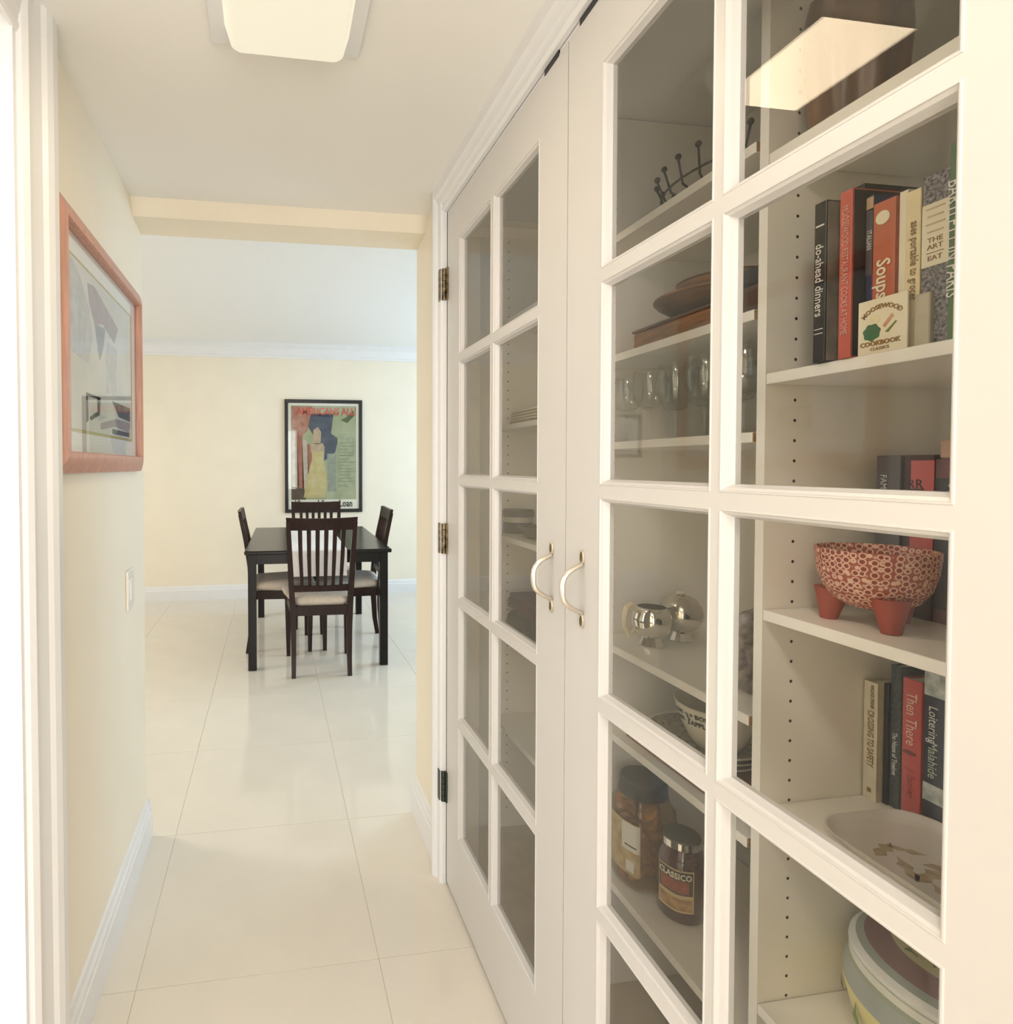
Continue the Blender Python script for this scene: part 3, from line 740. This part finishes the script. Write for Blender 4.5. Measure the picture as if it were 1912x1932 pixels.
# ------------------------------------------------------------------ lidded ceramic pot
pt = thing('lidded_pot', 'big round yellow ceramic pot with blue-grey band and painted lid on the lowest shelf', 'pot', (.942, .652, Z_N[4]))
M_pot = ramp_mat('pot_glaze', 2, [(0, (.74, .66, .28)), (.086, (.36, .40, .36)), (.117, (.34, .38, .28)), (.124, (.74, .74, .64)), (.2, (1, 1, 1))], .25)
M_lid = ramp_mat('lid_glaze', 0, [(0, (.50, .45, .25)), (.074, (.25, .15, .14)), (.103, (.34, .37, .32)), (.112, (.74, .74, .68)), (.2, (1, 1, 1))], .25, True)
B().lathe([(0, 0), (.086, 0), (.098, .008), (.118, .045), (.127, .080), (.126, .100), (.121, .120), (.119, .134), (.113, .134), (.112, .12), (0, .1)], 56).obj('body', M_pot, pt, smooth=True)
lid = B().lathe([(0, .132), (.117, .134), (.121, .139), (.120, .144), (.108, .154), (.086, .163), (.05, .172), (0, .175)], 56).obj('lid', M_lid, pt, smooth=True)
M_fl = pm('painted_foliage', (.16, .18, .08)); M_gr = pm('painted_leaf', (.16, .25, .04))
for a, r_ in ((118, .064), (140, .058), (165, .060), (188, .052), (100, .050), (215, .056)):
    x, y = r_*math.cos(R(a)), r_*math.sin(R(a)); z = .1725-.0092*(r_/.086)**1.6
    pts = [(x+.011*math.cos(k*math.pi/4+a)*(1 if k % 2 else .55), y+.011*math.sin(k*math.pi/4+a)*(1 if k % 2 else .55)) for k in range(8)]
    B().prism(pts, 'Z', z-.006, z+.0015).obj('painted_flower', M_fl, lid)
def leaf_on_pot(a, z):
    r0 = .1245; ca, sa = math.cos(R(a)), math.sin(R(a)); b_ = B()
    tx, ty = -sa, ca
    v = []
    for u, dz in ((0, -.018), (.008, -.004), (.003, .004), (-.001, .018), (-.004, .002), (-.007, -.006)):
        rr = r0+.0035+(dz*.06)-(.002 if abs(dz) > .01 else 0)
        v.append((ca*rr+tx*u, sa*rr+ty*u, z+dz))
    b_.poly(v); b_.obj('painted_leaf', M_gr, pt)
for a in (160, 195, 130): leaf_on_pot(a, .062)

# ------------------------------------------------------------------ carved wooden vessel on the top shelf (near section)
vs = thing('wooden_vessel', 'large brown ribbed wooden vessel on the top shelf behind the lamp reflection', 'vessel', (.818, .716, Z_N[0]))
M_vs = mat('polished_brown_wood', (.20, .105, .045), .35, noise=.5, nscale=9, stretch=(2, 2, .6))
B().lathe([(0, 0), (.044, 0), (.050, .02), (.055, .07), (.058, .12), (.056, .165), (.051, .19), (.047, .19), (.050, .15), (.045, .05), (0, .03)], 60, fn=lambda a, z: 1+.06*math.cos(7*a+.6)).obj('body', M_vs, vs, smooth=True, sharp=50)
B().lathe([(.046, 0), (.050, 0), (.050, .012), (.046, .012)], 40).obj('foot_ring', M_vs, vs, smooth=True)

# ------------------------------------------------------------------ middle section: silver creamer and sugar bowl
zs = Z_S[3]
cr = thing('creamer', 'silver footed creamer with pale curved handle on the middle shelf', 'creamer', (.836, 1.172, zs))
def faceted_foot(r0, r1, h):
    return [(0, 0), (r1, 0), (r1, .002), (r0, h), (0, h)]
B().lathe([(.012, .018), (.022, .021), (.033, .030), (.040, .046), (.041, .062), (.036, .078), (.030, .086), (.029, .0865), (.034, .078), (.038, .062), (.037, .047), (.030, .033), (0, .026)], 40).obj('body', M_chrome, cr, smooth=True)
B().lathe(faceted_foot(.017, .026, .021), 14).obj('foot', M_chrome, cr)
B().lathe([(0, .0835), (.0305, .0835), (.0300, .0852), (0, .0852)], 32).obj('mouth_shade', M_hole, cr, smooth=True)  # black disc across the mouth: shade of the inside put into colour
hp = [(-.036, .0, .078), (-.050, 0, .094), (-.060, 0, .088), (-.066, 0, .066), (-.064, 0, .044), (-.054, 0, .026), (-.046, 0, .034), (-.038, 0, .040)]
B().tube(hp, [.004, .006, .0065, .006, .006, .0055, .004, .003], 8).obj('handle', mat('bone_handle', (.74, .64, .45), .4), cr, smooth=True)
B().prism([(.034, .066), (.054, .084), (.052, .088), (.030, .084)], 'Y', -.008, .008).obj('spout', M_chrome, cr)
sg = thing('sugar_bowl', 'silver globe-shaped sugar bowl with pale knob beside the creamer', 'sugar bowl', (.930, 1.200, zs))
B().lathe([(.012, .018), (.024, .022), (.038, .034), (.045, .050), (.046, .058)], 40).obj('body', M_chrome, sg, smooth=True)
B().lathe([(.0465, .058), (.0465, .060), (.043, .078), (.032, .094), (.016, .102), (0, .104)], 40).obj('lid', mat('dull_silver', (.62, .58, .50), .16, metal=1), sg, smooth=True)
B().lathe(faceted_foot(.018, .027, .021), 14).obj('foot', M_chrome, sg)
B().lathe([(0, .102), (.007, .103), (.010, .107), (.009, .112), (0, .114)], 16).obj('knob', MATS['bone_handle'], sg, smooth=True)
# platter and dark pot at the near end of the same shelf (seen through the narrow strip)
pl = thing('oval_platter', 'dark patterned platter leaning at the near end of the silver shelf', 'platter', (.845, .868, zs))
b_ = B(); b_.lathe([(0, 0), (.05, .001), (.075, .008), (.078, .010), (.072, .010), (.048, .004), (0, .003)], 40)
b_.xf(Matrix.Translation((0, 0, .077)) @ Matrix.Rotation(R(62), 4, 'Z') @ Matrix.Rotation(R(100), 4, 'Y')); b_.obj('dish', mat('brown_transfer_ware', (.28, .24, .20), .3, nscale=80, col2=(.10, .08, .07)), pl, smooth=True)
dp = tag(B().lathe([(0, 0), (.03, 0), (.034, .004), (.034, .11), (.030, .112), (.028, .10), (0, .02)], 28).obj('black_canister', M_black, loc=(.915, .872, zs), smooth=True), 'black canister standing behind the dark platter', 'canister')

# ------------------------------------------------------------------ stemware
zs = Z_S[2]
def make_glass():
    t = thing('wine_glass', 'x', 'glass')
    B().lathe([(0, 0), (.030, 0), (.030, .0012), (.006, .0035), (.0036, .010), (.0032, .058), (.006, .066)], 24).obj('stem', M_stem, t, smooth=True)
    B().lathe([(.006, .066), (.022, .074), (.032, .092), (.035, .112), (.033, .136), (.030, .150), (.0292, .150), (.0322, .136), (.034, .112), (.031, .093), (.021, .0755), (0, .070)], 28).obj('bowl', M_stem, t, smooth=True)
    return t
wg = make_glass()
gs = ((.800, 1.215, 'farthest stemmed wine glass in the front row of the glass shelf'), (.800, 1.135, 'front-row wine glass second from the far upright'), (.800, 1.055, 'front-row wine glass in the middle of the glass shelf'),
      (.800, .975, 'front-row wine glass just past the middle of the glass shelf'), (.800, .885, 'front-row wine glass nearest the dividing upright'),
      (.895, 1.180, 'back-row wine glass farthest from the dividing upright'), (.895, 1.090, 'back-row wine glass left of centre on the glass shelf'), (.895, 1.000, 'back-row wine glass right of centre on the glass shelf'), (.895, .900, 'back-row wine glass nearest the dividing upright'))
for i, (x, y, lab) in enumerate(gs):
    o = wg if i == 0 else copy_tree(wg)
    o.location = (x, y, zs); tag(o, lab, 'glass', 'wine glasses on the glass shelf')

# ------------------------------------------------------------------ wooden bowls and boxes
zs = Z_S[1]
M_wd = mat('honey_wood', (.34, .165, .055), .45, noise=.4, nscale=16, stretch=(1, 1, 7)); M_wd2 = mat('walnut_wood', (.16, .07, .022), .45, noise=.4, nscale=16, stretch=(1, 1, 7))
t = thing('wooden_box', 'low honey-coloured wooden box under the wooden bowls', 'box', (.880, 1.035, zs))
B().box(-.10, .10, -.12, .13, 0, .040, .006, 2).obj('body', M_wd, t); B().box(-.102, .102, -.122, .132, .040, .046, .002).obj('lid', M_wd2, t)
t = thing('wooden_bowl', 'wide shallow wooden bowl stacked on the wooden box', 'bowl', (.885, 1.035, zs+.0465))
B().lathe([(0, 0), (.05, 0), (.085, .012), (.115, .032), (.122, .040), (.117, .041), (.08, .018), (0, .008)], 40).obj('bowl', M_wd2, t, smooth=True)
B().lathe([(.1165, .0405), (.122, .0395), (.1225, .043), (.117, .0435)], 40).obj('rim', M_wd, t, smooth=True)
t = thing('wooden_bowl', 'smaller wooden bowl nested on top of the wide one', 'bowl', (.890, 1.030, zs+.0565))
B().lathe([(0, 0), (.035, 0), (.06, .010), (.082, .036), (.088, .058), (.084, .059), (.075, .036), (0, .008)], 40).obj('bowl', M_wd, t, smooth=True)
B().lathe([(.0835, .0585), (.0882, .0575), (.0888, .0615), (.084, .062)], 40).obj('rim', M_wd2, t, smooth=True)
t = thing('gift_box', 'black box on top of a brown one near the dividing upright', 'box', (.84, .868, zs))
B().box(-.05, .06, -.04, .03, 0, .055, .003).obj('body', pm('brown_card', (.10, .06, .035)), t); B().box(-.054, .064, -.044, .034, .055, .082, .004).obj('lid', M_black, t)
# wire basket on the top middle shelf
t = thing('wire_basket', 'dark wire basket with beaded rim on the top middle shelf', 'basket', (.880, 1.010, Z_S[0]))
M_wire = mat('blackened_wire', (.018, .012, .007), .5, metal=.4)
for k in range(20):
    a = 2*math.pi*k/20; ca, sa = math.cos(a), math.sin(a)
    B().tube([(.055*ca, .065*sa, .004), (.095*ca, .125*sa, .03), (.105*ca, .150*sa, .075)], .0022, 6).obj('rib', M_wire, t)
    B().lathe([(0, -.006), (.0042, -.0042), (.006, 0), (.0042, .0042), (0, .006)], 10, (.105*ca, .150*sa, .079)).obj('bead', M_wire, t, smooth=True)
for r_, z in ((.055, .004), (.080, .018), (.098, .04)):
    B().tube([(r_*math.cos(2*math.pi*k/32), r_*(1.2+.22*z/.04)*math.sin(2*math.pi*k/32), z) for k in range(33)], .0022, 6, False).obj('hoop', M_wire, t)
B().lathe([(0, .002), (.045, .002), (.06, .02), (.045, .034), (0, .04)], 24, (0, 0, 0), 1, 1.3).obj('dried_gourd', mat('dried_husk', (.38, .24, .13), .6, noise=.4, nscale=30), t, smooth=True)
t.location.x = .872

# ------------------------------------------------------------------ plates and mug bowl
zs = Z_S[4]
M_tw = mat('transfer_ware', (.42, .38, .30), .25, nscale=120, col2=(.22, .18, .13)); M_rim = mat('ivory_glaze', (.70, .66, .54), .2)
t = tag(B().box(-.085, .10, -.12, .12, 0, .008, .002).obj('wooden_board', mat('red_brown_board', (.34, .15, .06), .5, noise=.3, nscale=14), loc=(.860, 1.050, zs)), 'reddish wooden board under the patterned plates', 'board')
def plate(z, r, lab, x, y):
    t = thing('plate', lab, 'plate', (x, y, z), 0, 'patterned plates under the recipe bowl')
    B().lathe([(0, 0), (r*.58, 0), (r*.62, .003), (r*.96, .017), (r*.94, .0185), (r*.6, .006), (0, .004)], 48).obj('dish', M_tw, t, smooth=True)
    B().lathe([(r*.95, .0165), (r, .0185), (r*.995, .0205), (r*.94, .0188)], 48).obj('rim', M_rim, t, smooth=True)
plate(zs+.0085, .105, 'lower brown patterned plate of the stack under the recipe bowl', .868, 1.055)
plate(zs+.0215, .105, 'middle brown patterned plate of the stack under the recipe bowl', .870, 1.050)
plate(zs+.0345, .108, 'top brown patterned plate directly under the recipe bowl', .868, 1.048)
t = thing('recipe_bowl', 'ivory bowl printed with black recipe words on the plate stack', 'bowl', (.872, 1.020, zs+.0395))
B().lathe([(0, 0), (.036, 0), (.040, .004), (.052, .022), (.066, .055), (.076, .088), (.074, .0895), (.062, .055), (.046, .022), (0, .01)], 48).obj('body', M_rim, t, smooth=True)
def curved_text(txt, size, z, ang, r0, m_, parent, tilt=.32):
    me = text_mesh(txt, size, bold=.0003)
    for v in me.vertices:
        rr = r0+tilt*v.co.y+.0006+v.co.z; a = R(ang)+v.co.x/r0
        v.co = Vector((rr*math.cos(a), rr*math.sin(a), z+v.co.y))
    me.materials.append(m_); o = bpy.data.objects.new('lettering', me); C.objects.link(o); o.parent = parent
curved_text('+ BOIL', .013, .074, 206, .0726, M_k, t); curved_text('APPLES', .013, .059, 208, .0682, M_k, t)
curved_text('CUT', .011, .074, 170, .0726, M_k, t); curved_text('MIX', .010, .060, 170, .0682, M_k, t); curved_text('}', .026, .066, 187, .0700, M_k, t)

# ------------------------------------------------------------------ jars
zs = Z_S[5]
cj = thing('cookie_jar', 'clear plastic jar of round biscuits with dark lid and paper label', 'jar', (.834, 1.193, zs))
M_jar = glass_mat('clear_plastic', (.93, .88, .80), .03, 1.35)
sq = lambda a, z: 1/max(abs(math.cos(a)), abs(math.sin(a)))**.35
B().lathe([(0, 0), (.058, .001), (.063, .008), (.063, .150), (.060, .172), (.050, .186), (.048, .196), (.046, .196), (.048, .184), (.058, .170), (.061, .149), (.061, .010), (0, .004)], 40, fn=sq).obj('body', M_jar, cj, smooth=True, sharp=50)
B().lathe([(0, .232), (.046, .231), (.050, .227), (.052, .195), (.049, .195), (0, .2)], 40).obj('lid', pm('charcoal_lid', (.022, .019, .016), .4), cj, smooth=True)
bis = B().lathe([(0, -.0065), (.017, -.006), (.021, -.002), (.021, .003), (.016, .007), (0, .008)], 14).mesh('biscuit', True); bis.materials.append(mat('baked_biscuit', (.52, .27, .09), .7, noise=.4, nscale=60))
rnd = random.Random(3)
for k in range(46):
    lay = k//6; a = k*1.9+lay; rr = .037 if k % 6 else .010
    o = link('biscuit', bis, cj, (rr*math.cos(a), rr*math.sin(a), .024+lay*.0205))
    o.rotation_euler = (rnd.uniform(.6, 1.5), rnd.uniform(-.5, .5), a+rnd.uniform(-.5, .5))
def wrap(name, r0, a0, a1, z0, z1, m_, parent, off=.0012, fn=None):
    b_ = B(); n_ = 16; rows = []
    for i in range(n_+1):
        a = R(a0+(a1-a0)*i/n_); rr = (r0*(fn(a, 0) if fn else 1))+off
        rows.append((b_.bm.verts.new((rr*math.cos(a), rr*math.sin(a), z0)), b_.bm.verts.new((rr*math.cos(a), rr*math.sin(a), z1))))
    for A, D in zip(rows, rows[1:]): b_.bm.faces.new((A[0], D[0], D[1], A[1]))
    return b_.obj(name, m_, parent, smooth=True)
wrap('label', .063, 150, 232, .035, .150, mat('jar_label_tan', (.55, .42, .22), .5, nscale=50, col2=(.42, .28, .12)), cj, .0014, sq)
wrap('label_panel', .063, 196, 231, .088, .148, M_rim, cj, .0020, sq)
wrap('label_line', .063, 203, 226, .098, .101, M_k, cj, .0026, sq)
wrap('label_emblem', .063, 206, 222, .042, .066, M_rim, cj, .0020, sq)
sj = thing('sauce_jar', 'jar of dark red pasta sauce with silver lid in front of the biscuits', 'jar', (.846, 1.083, zs))
B().lathe([(0, 0), (.040, .001), (.045, .008), (.046, .115), (.043, .133), (.036, .146), (.035, .150), (0, .150)], 40, fn=lambda a, z: 1/max(abs(math.cos(a)), abs(math.sin(a)))**.2 if .01 < z < .13 else 1).obj('body', mat('tomato_sauce_glass', (.07, .011, .005), .12, noise=.35, nscale=30, coat=.6), sj, smooth=True, sharp=50)
B().lathe([(.0365, .148), (.038, .149), (.038, .163), (.0365, .163)], 36).obj('lid_band', M_chrome, sj, smooth=True)
B().lathe([(.0375, .162), (.036, .1655), (0, .1655)], 36).obj('lid_top', mat('olive_lid', (.14, .12, .075), .4, metal=.5), sj, smooth=True)
lf = lambda a, z: 1/max(abs(math.cos(a)), abs(math.sin(a)))**.2
wrap('label', .046, 175, 262, .030, .116, mat('sauce_label_edge', (.60, .46, .22), .5), sj, .0012, lf)
wrap('label_panel', .046, 178, 259, .066, .113, mat('sauce_label_dark', (.05, .035, .025), .5), sj, .0018, lf)
wrap('label_picture', .046, 185, 250, .070, .095, mat('sauce_label_tomato', (.36, .075, .04), .5, noise=.3, nscale=90), sj, .0024, lf)
wrap('label_scene', .046, 180, 257, .034, .058, mat('sauce_label_scene', (.52, .33, .12), .5, nscale=70, col2=(.30, .15, .06)), sj, .0020, lf)
me = text_mesh('CLASSICO', .0165, bold=.0004)
for v in me.vertices:
    a = R(218)+v.co.x*.86/.049; rr = .046*lf(a, 0)+.0030+v.co.z; v.co = Vector((rr*math.cos(a), rr*math.sin(a), .103+v.co.y))
me.materials.append(M_cream); o = bpy.data.objects.new('lettering', me); C.objects.link(o); o.parent = sj
t = thing('preserve_jar', 'small jar with dark lid and red contents at the near end of the jar shelf', 'jar', (.872, .875, zs))
B().lathe([(0, 0), (.028, 0), (.031, .004), (.031, .066), (.027, .076), (0, .076)], 28).obj('body', mat('preserve_red', (.16, .045, .03), .15), t, smooth=True)
B().lathe([(0, .076), (.031, .076), (.031, .092), (0, .094)], 28).obj('lid', M_black, t, smooth=True)
wrap('label', .031, 140, 260, .034, .066, mat('grey_paper_label', (.42, .40, .36), .5, nscale=90, col2=(.2, .19, .17)), t)
t = tag(B().box(-.08, .10, -.16, .10, 0, .07, .006).obj('brown_parcel', pm('parcel_brown', (.20, .13, .07)), loc=(.92, 1.02, .0305)), 'brown parcel on the cupboard floor under the jars', 'box')

# ------------------------------------------------------------------ far section (seen through the far door)
for k in range(4):
    zz = Z_F[1]+.0005+.008*0+k*.0092+.012
    lab = ('lowest folded cream napkin of the stack', 'second folded cream napkin from the bottom', 'third folded cream napkin from the bottom', 'top folded cream napkin of the stack')[k]
    tag(B().box(-.09, .09, -.095, .095, 0, .0066, .0028, 2).obj('folded_napkin', mat('cream_cotton', (.74, .66, .50), .9, bump=.4, bscale=300), loc=(.880, 1.752-.002*k, zz), smooth=True), lab+' in the far cupboard', 'napkin', 'napkins on the far shelf')
tag(B().box(-.095, .095, -.1, .1, 0, .0115, .002).obj('cork_board', pm('cork', (.40, .27, .14), .8, .3), loc=(.885, 1.752, Z_F[1]+.0004)), 'tan cork mat under the folded napkins', 'mat')
t = thing('lidded_tin', 'round tin with dark bands and grey lid on the far shelf', 'tin', (.818, 1.836, Z_F[2]))
B().lathe([(0, 0), (.046, 0), (.048, .003), (.048, .062), (0, .062)], 36).obj('body', ramp_mat('tin_bands', 2, [(0, (.55, .50, .38)), (.006, (.010, .011, .010)), (.043, (.60, .56, .45)), (.07, (1, 1, 1))], .4), t, smooth=True)
B().lathe([(0, .085), (.047, .084), (.052, .080), (.052, .061), (.048, .061), (0, .065)], 36).obj('lid', pm('tin_lid', (.075, .058, .045)), t, smooth=True)
t = thing('wicker_dish', 'small dark wicker dish beside the banded tin', 'dish', (.845, 1.725, Z_F[2]))
for k in range(5):
    B().tube([((.045+.006*k)*math.cos(2*math.pi*i/24), (.05+.006*k)*math.sin(2*math.pi*i/24), .004+.0075*k) for i in range(25)], .0045, 6, False).obj('coil', mat('dark_wicker', (.12, .08, .045), .7), t, smooth=True)
B().lathe([(0, 0), (.044, 0), (.044, .004), (0, .004)], 24).obj('base', MATS['dark_wicker'], t)
t = thing('folded_cloth', 'folded dark red cloth on top of a dark bag in the far cupboard', 'cloth', (.870, 1.700, Z_F[3]+.0805))
for k, (a, c_) in enumerate(((.10, .12), (.098, .118), (.094, .115))):
    B().box(-a, a, -c_, c_, k*.016, k*.016+.0155, .006, 2).obj('fold', mat('maroon_cloth', (.085, .006, .008), .9, noise=.3, nscale=30), t, smooth=True)
t = thing('soft_bag', 'dark olive soft bag lying under the red cloth', 'bag', (.865, 1.690, Z_F[3]))
b_ = B(); rings = []
for z, sc in ((.0, .90), (.010, .98), (.035, 1.03), (.06, .99), (.074, .90), (.080, .7)):
    rings.append([b_.bm.verts.new((x*sc, y*sc*(1+.03*math.sin(9*x*10)), z)) for x, y in rrect(.215, .27, .05, 6)])
n = len(rings[0])
for A, D in zip(rings, rings[1:]):
    for i in range(n): j = (i+1) % n; b_.bm.faces.new((A[i], A[j], D[j], D[i]))
b_.bm.faces.new(rings[0][::-1]); b_.bm.faces.new(rings[-1])
b_.obj('body', mat('olive_nylon', (.013, .012, .006), .6, noise=.4, nscale=20), t, smooth=True)
B().tube([(-.112, -.06, .05), (-.125, -.03, .03), (-.125, .03, .03), (-.112, .06, .05)], .006, 8).obj('strap', M_k, t, smooth=True)
t = thing('dark_bottle', 'dark square-shouldered bottle on the lower far shelf', 'bottle', (.868, 1.640, Z_F[4]))
B().lathe([(0, 0), (.036, 0), (.038, .003), (.038, .105), (.032, .122), (.016, .128), (.015, .150), (0, .150)], 28).obj('body', mat('smoked_glass', (.02, .016, .012), .2), t, smooth=True)
B().lathe([(0, .150), (.017, .150), (.017, .170), (0, .171)], 24).obj('cap', M_black, t, smooth=True)
t = thing('remote_box', 'small black box on the top far shelf', 'box', (.860, 1.655, Z_F[0]))
B().box(-.05, .05, -.03, .03, 0, .026, .003).obj('body', M_black, t); B().box(-.046, .046, -.026, .026, .026, .029).obj('lid', M_k, t)
t = thing('dark_vase', 'tall dark brown vase under the napkin shelf', 'vase', (.868, 1.600, Z_F[2]))
B().lathe([(0, 0), (.030, 0), (.034, .01), (.040, .09), (.042, .17), (.036, .24), (.026, .28), (.028, .30), (.024, .30), (.022, .28), (0, .2)], 30).obj('body', mat('umber_glaze', (.05, .03, .012), .3), t, smooth=True)
B().lathe([(.026, .298), (.0295, .300), (.0295, .305), (.026, .306)], 30).obj('rim', M_k, t, smooth=True)
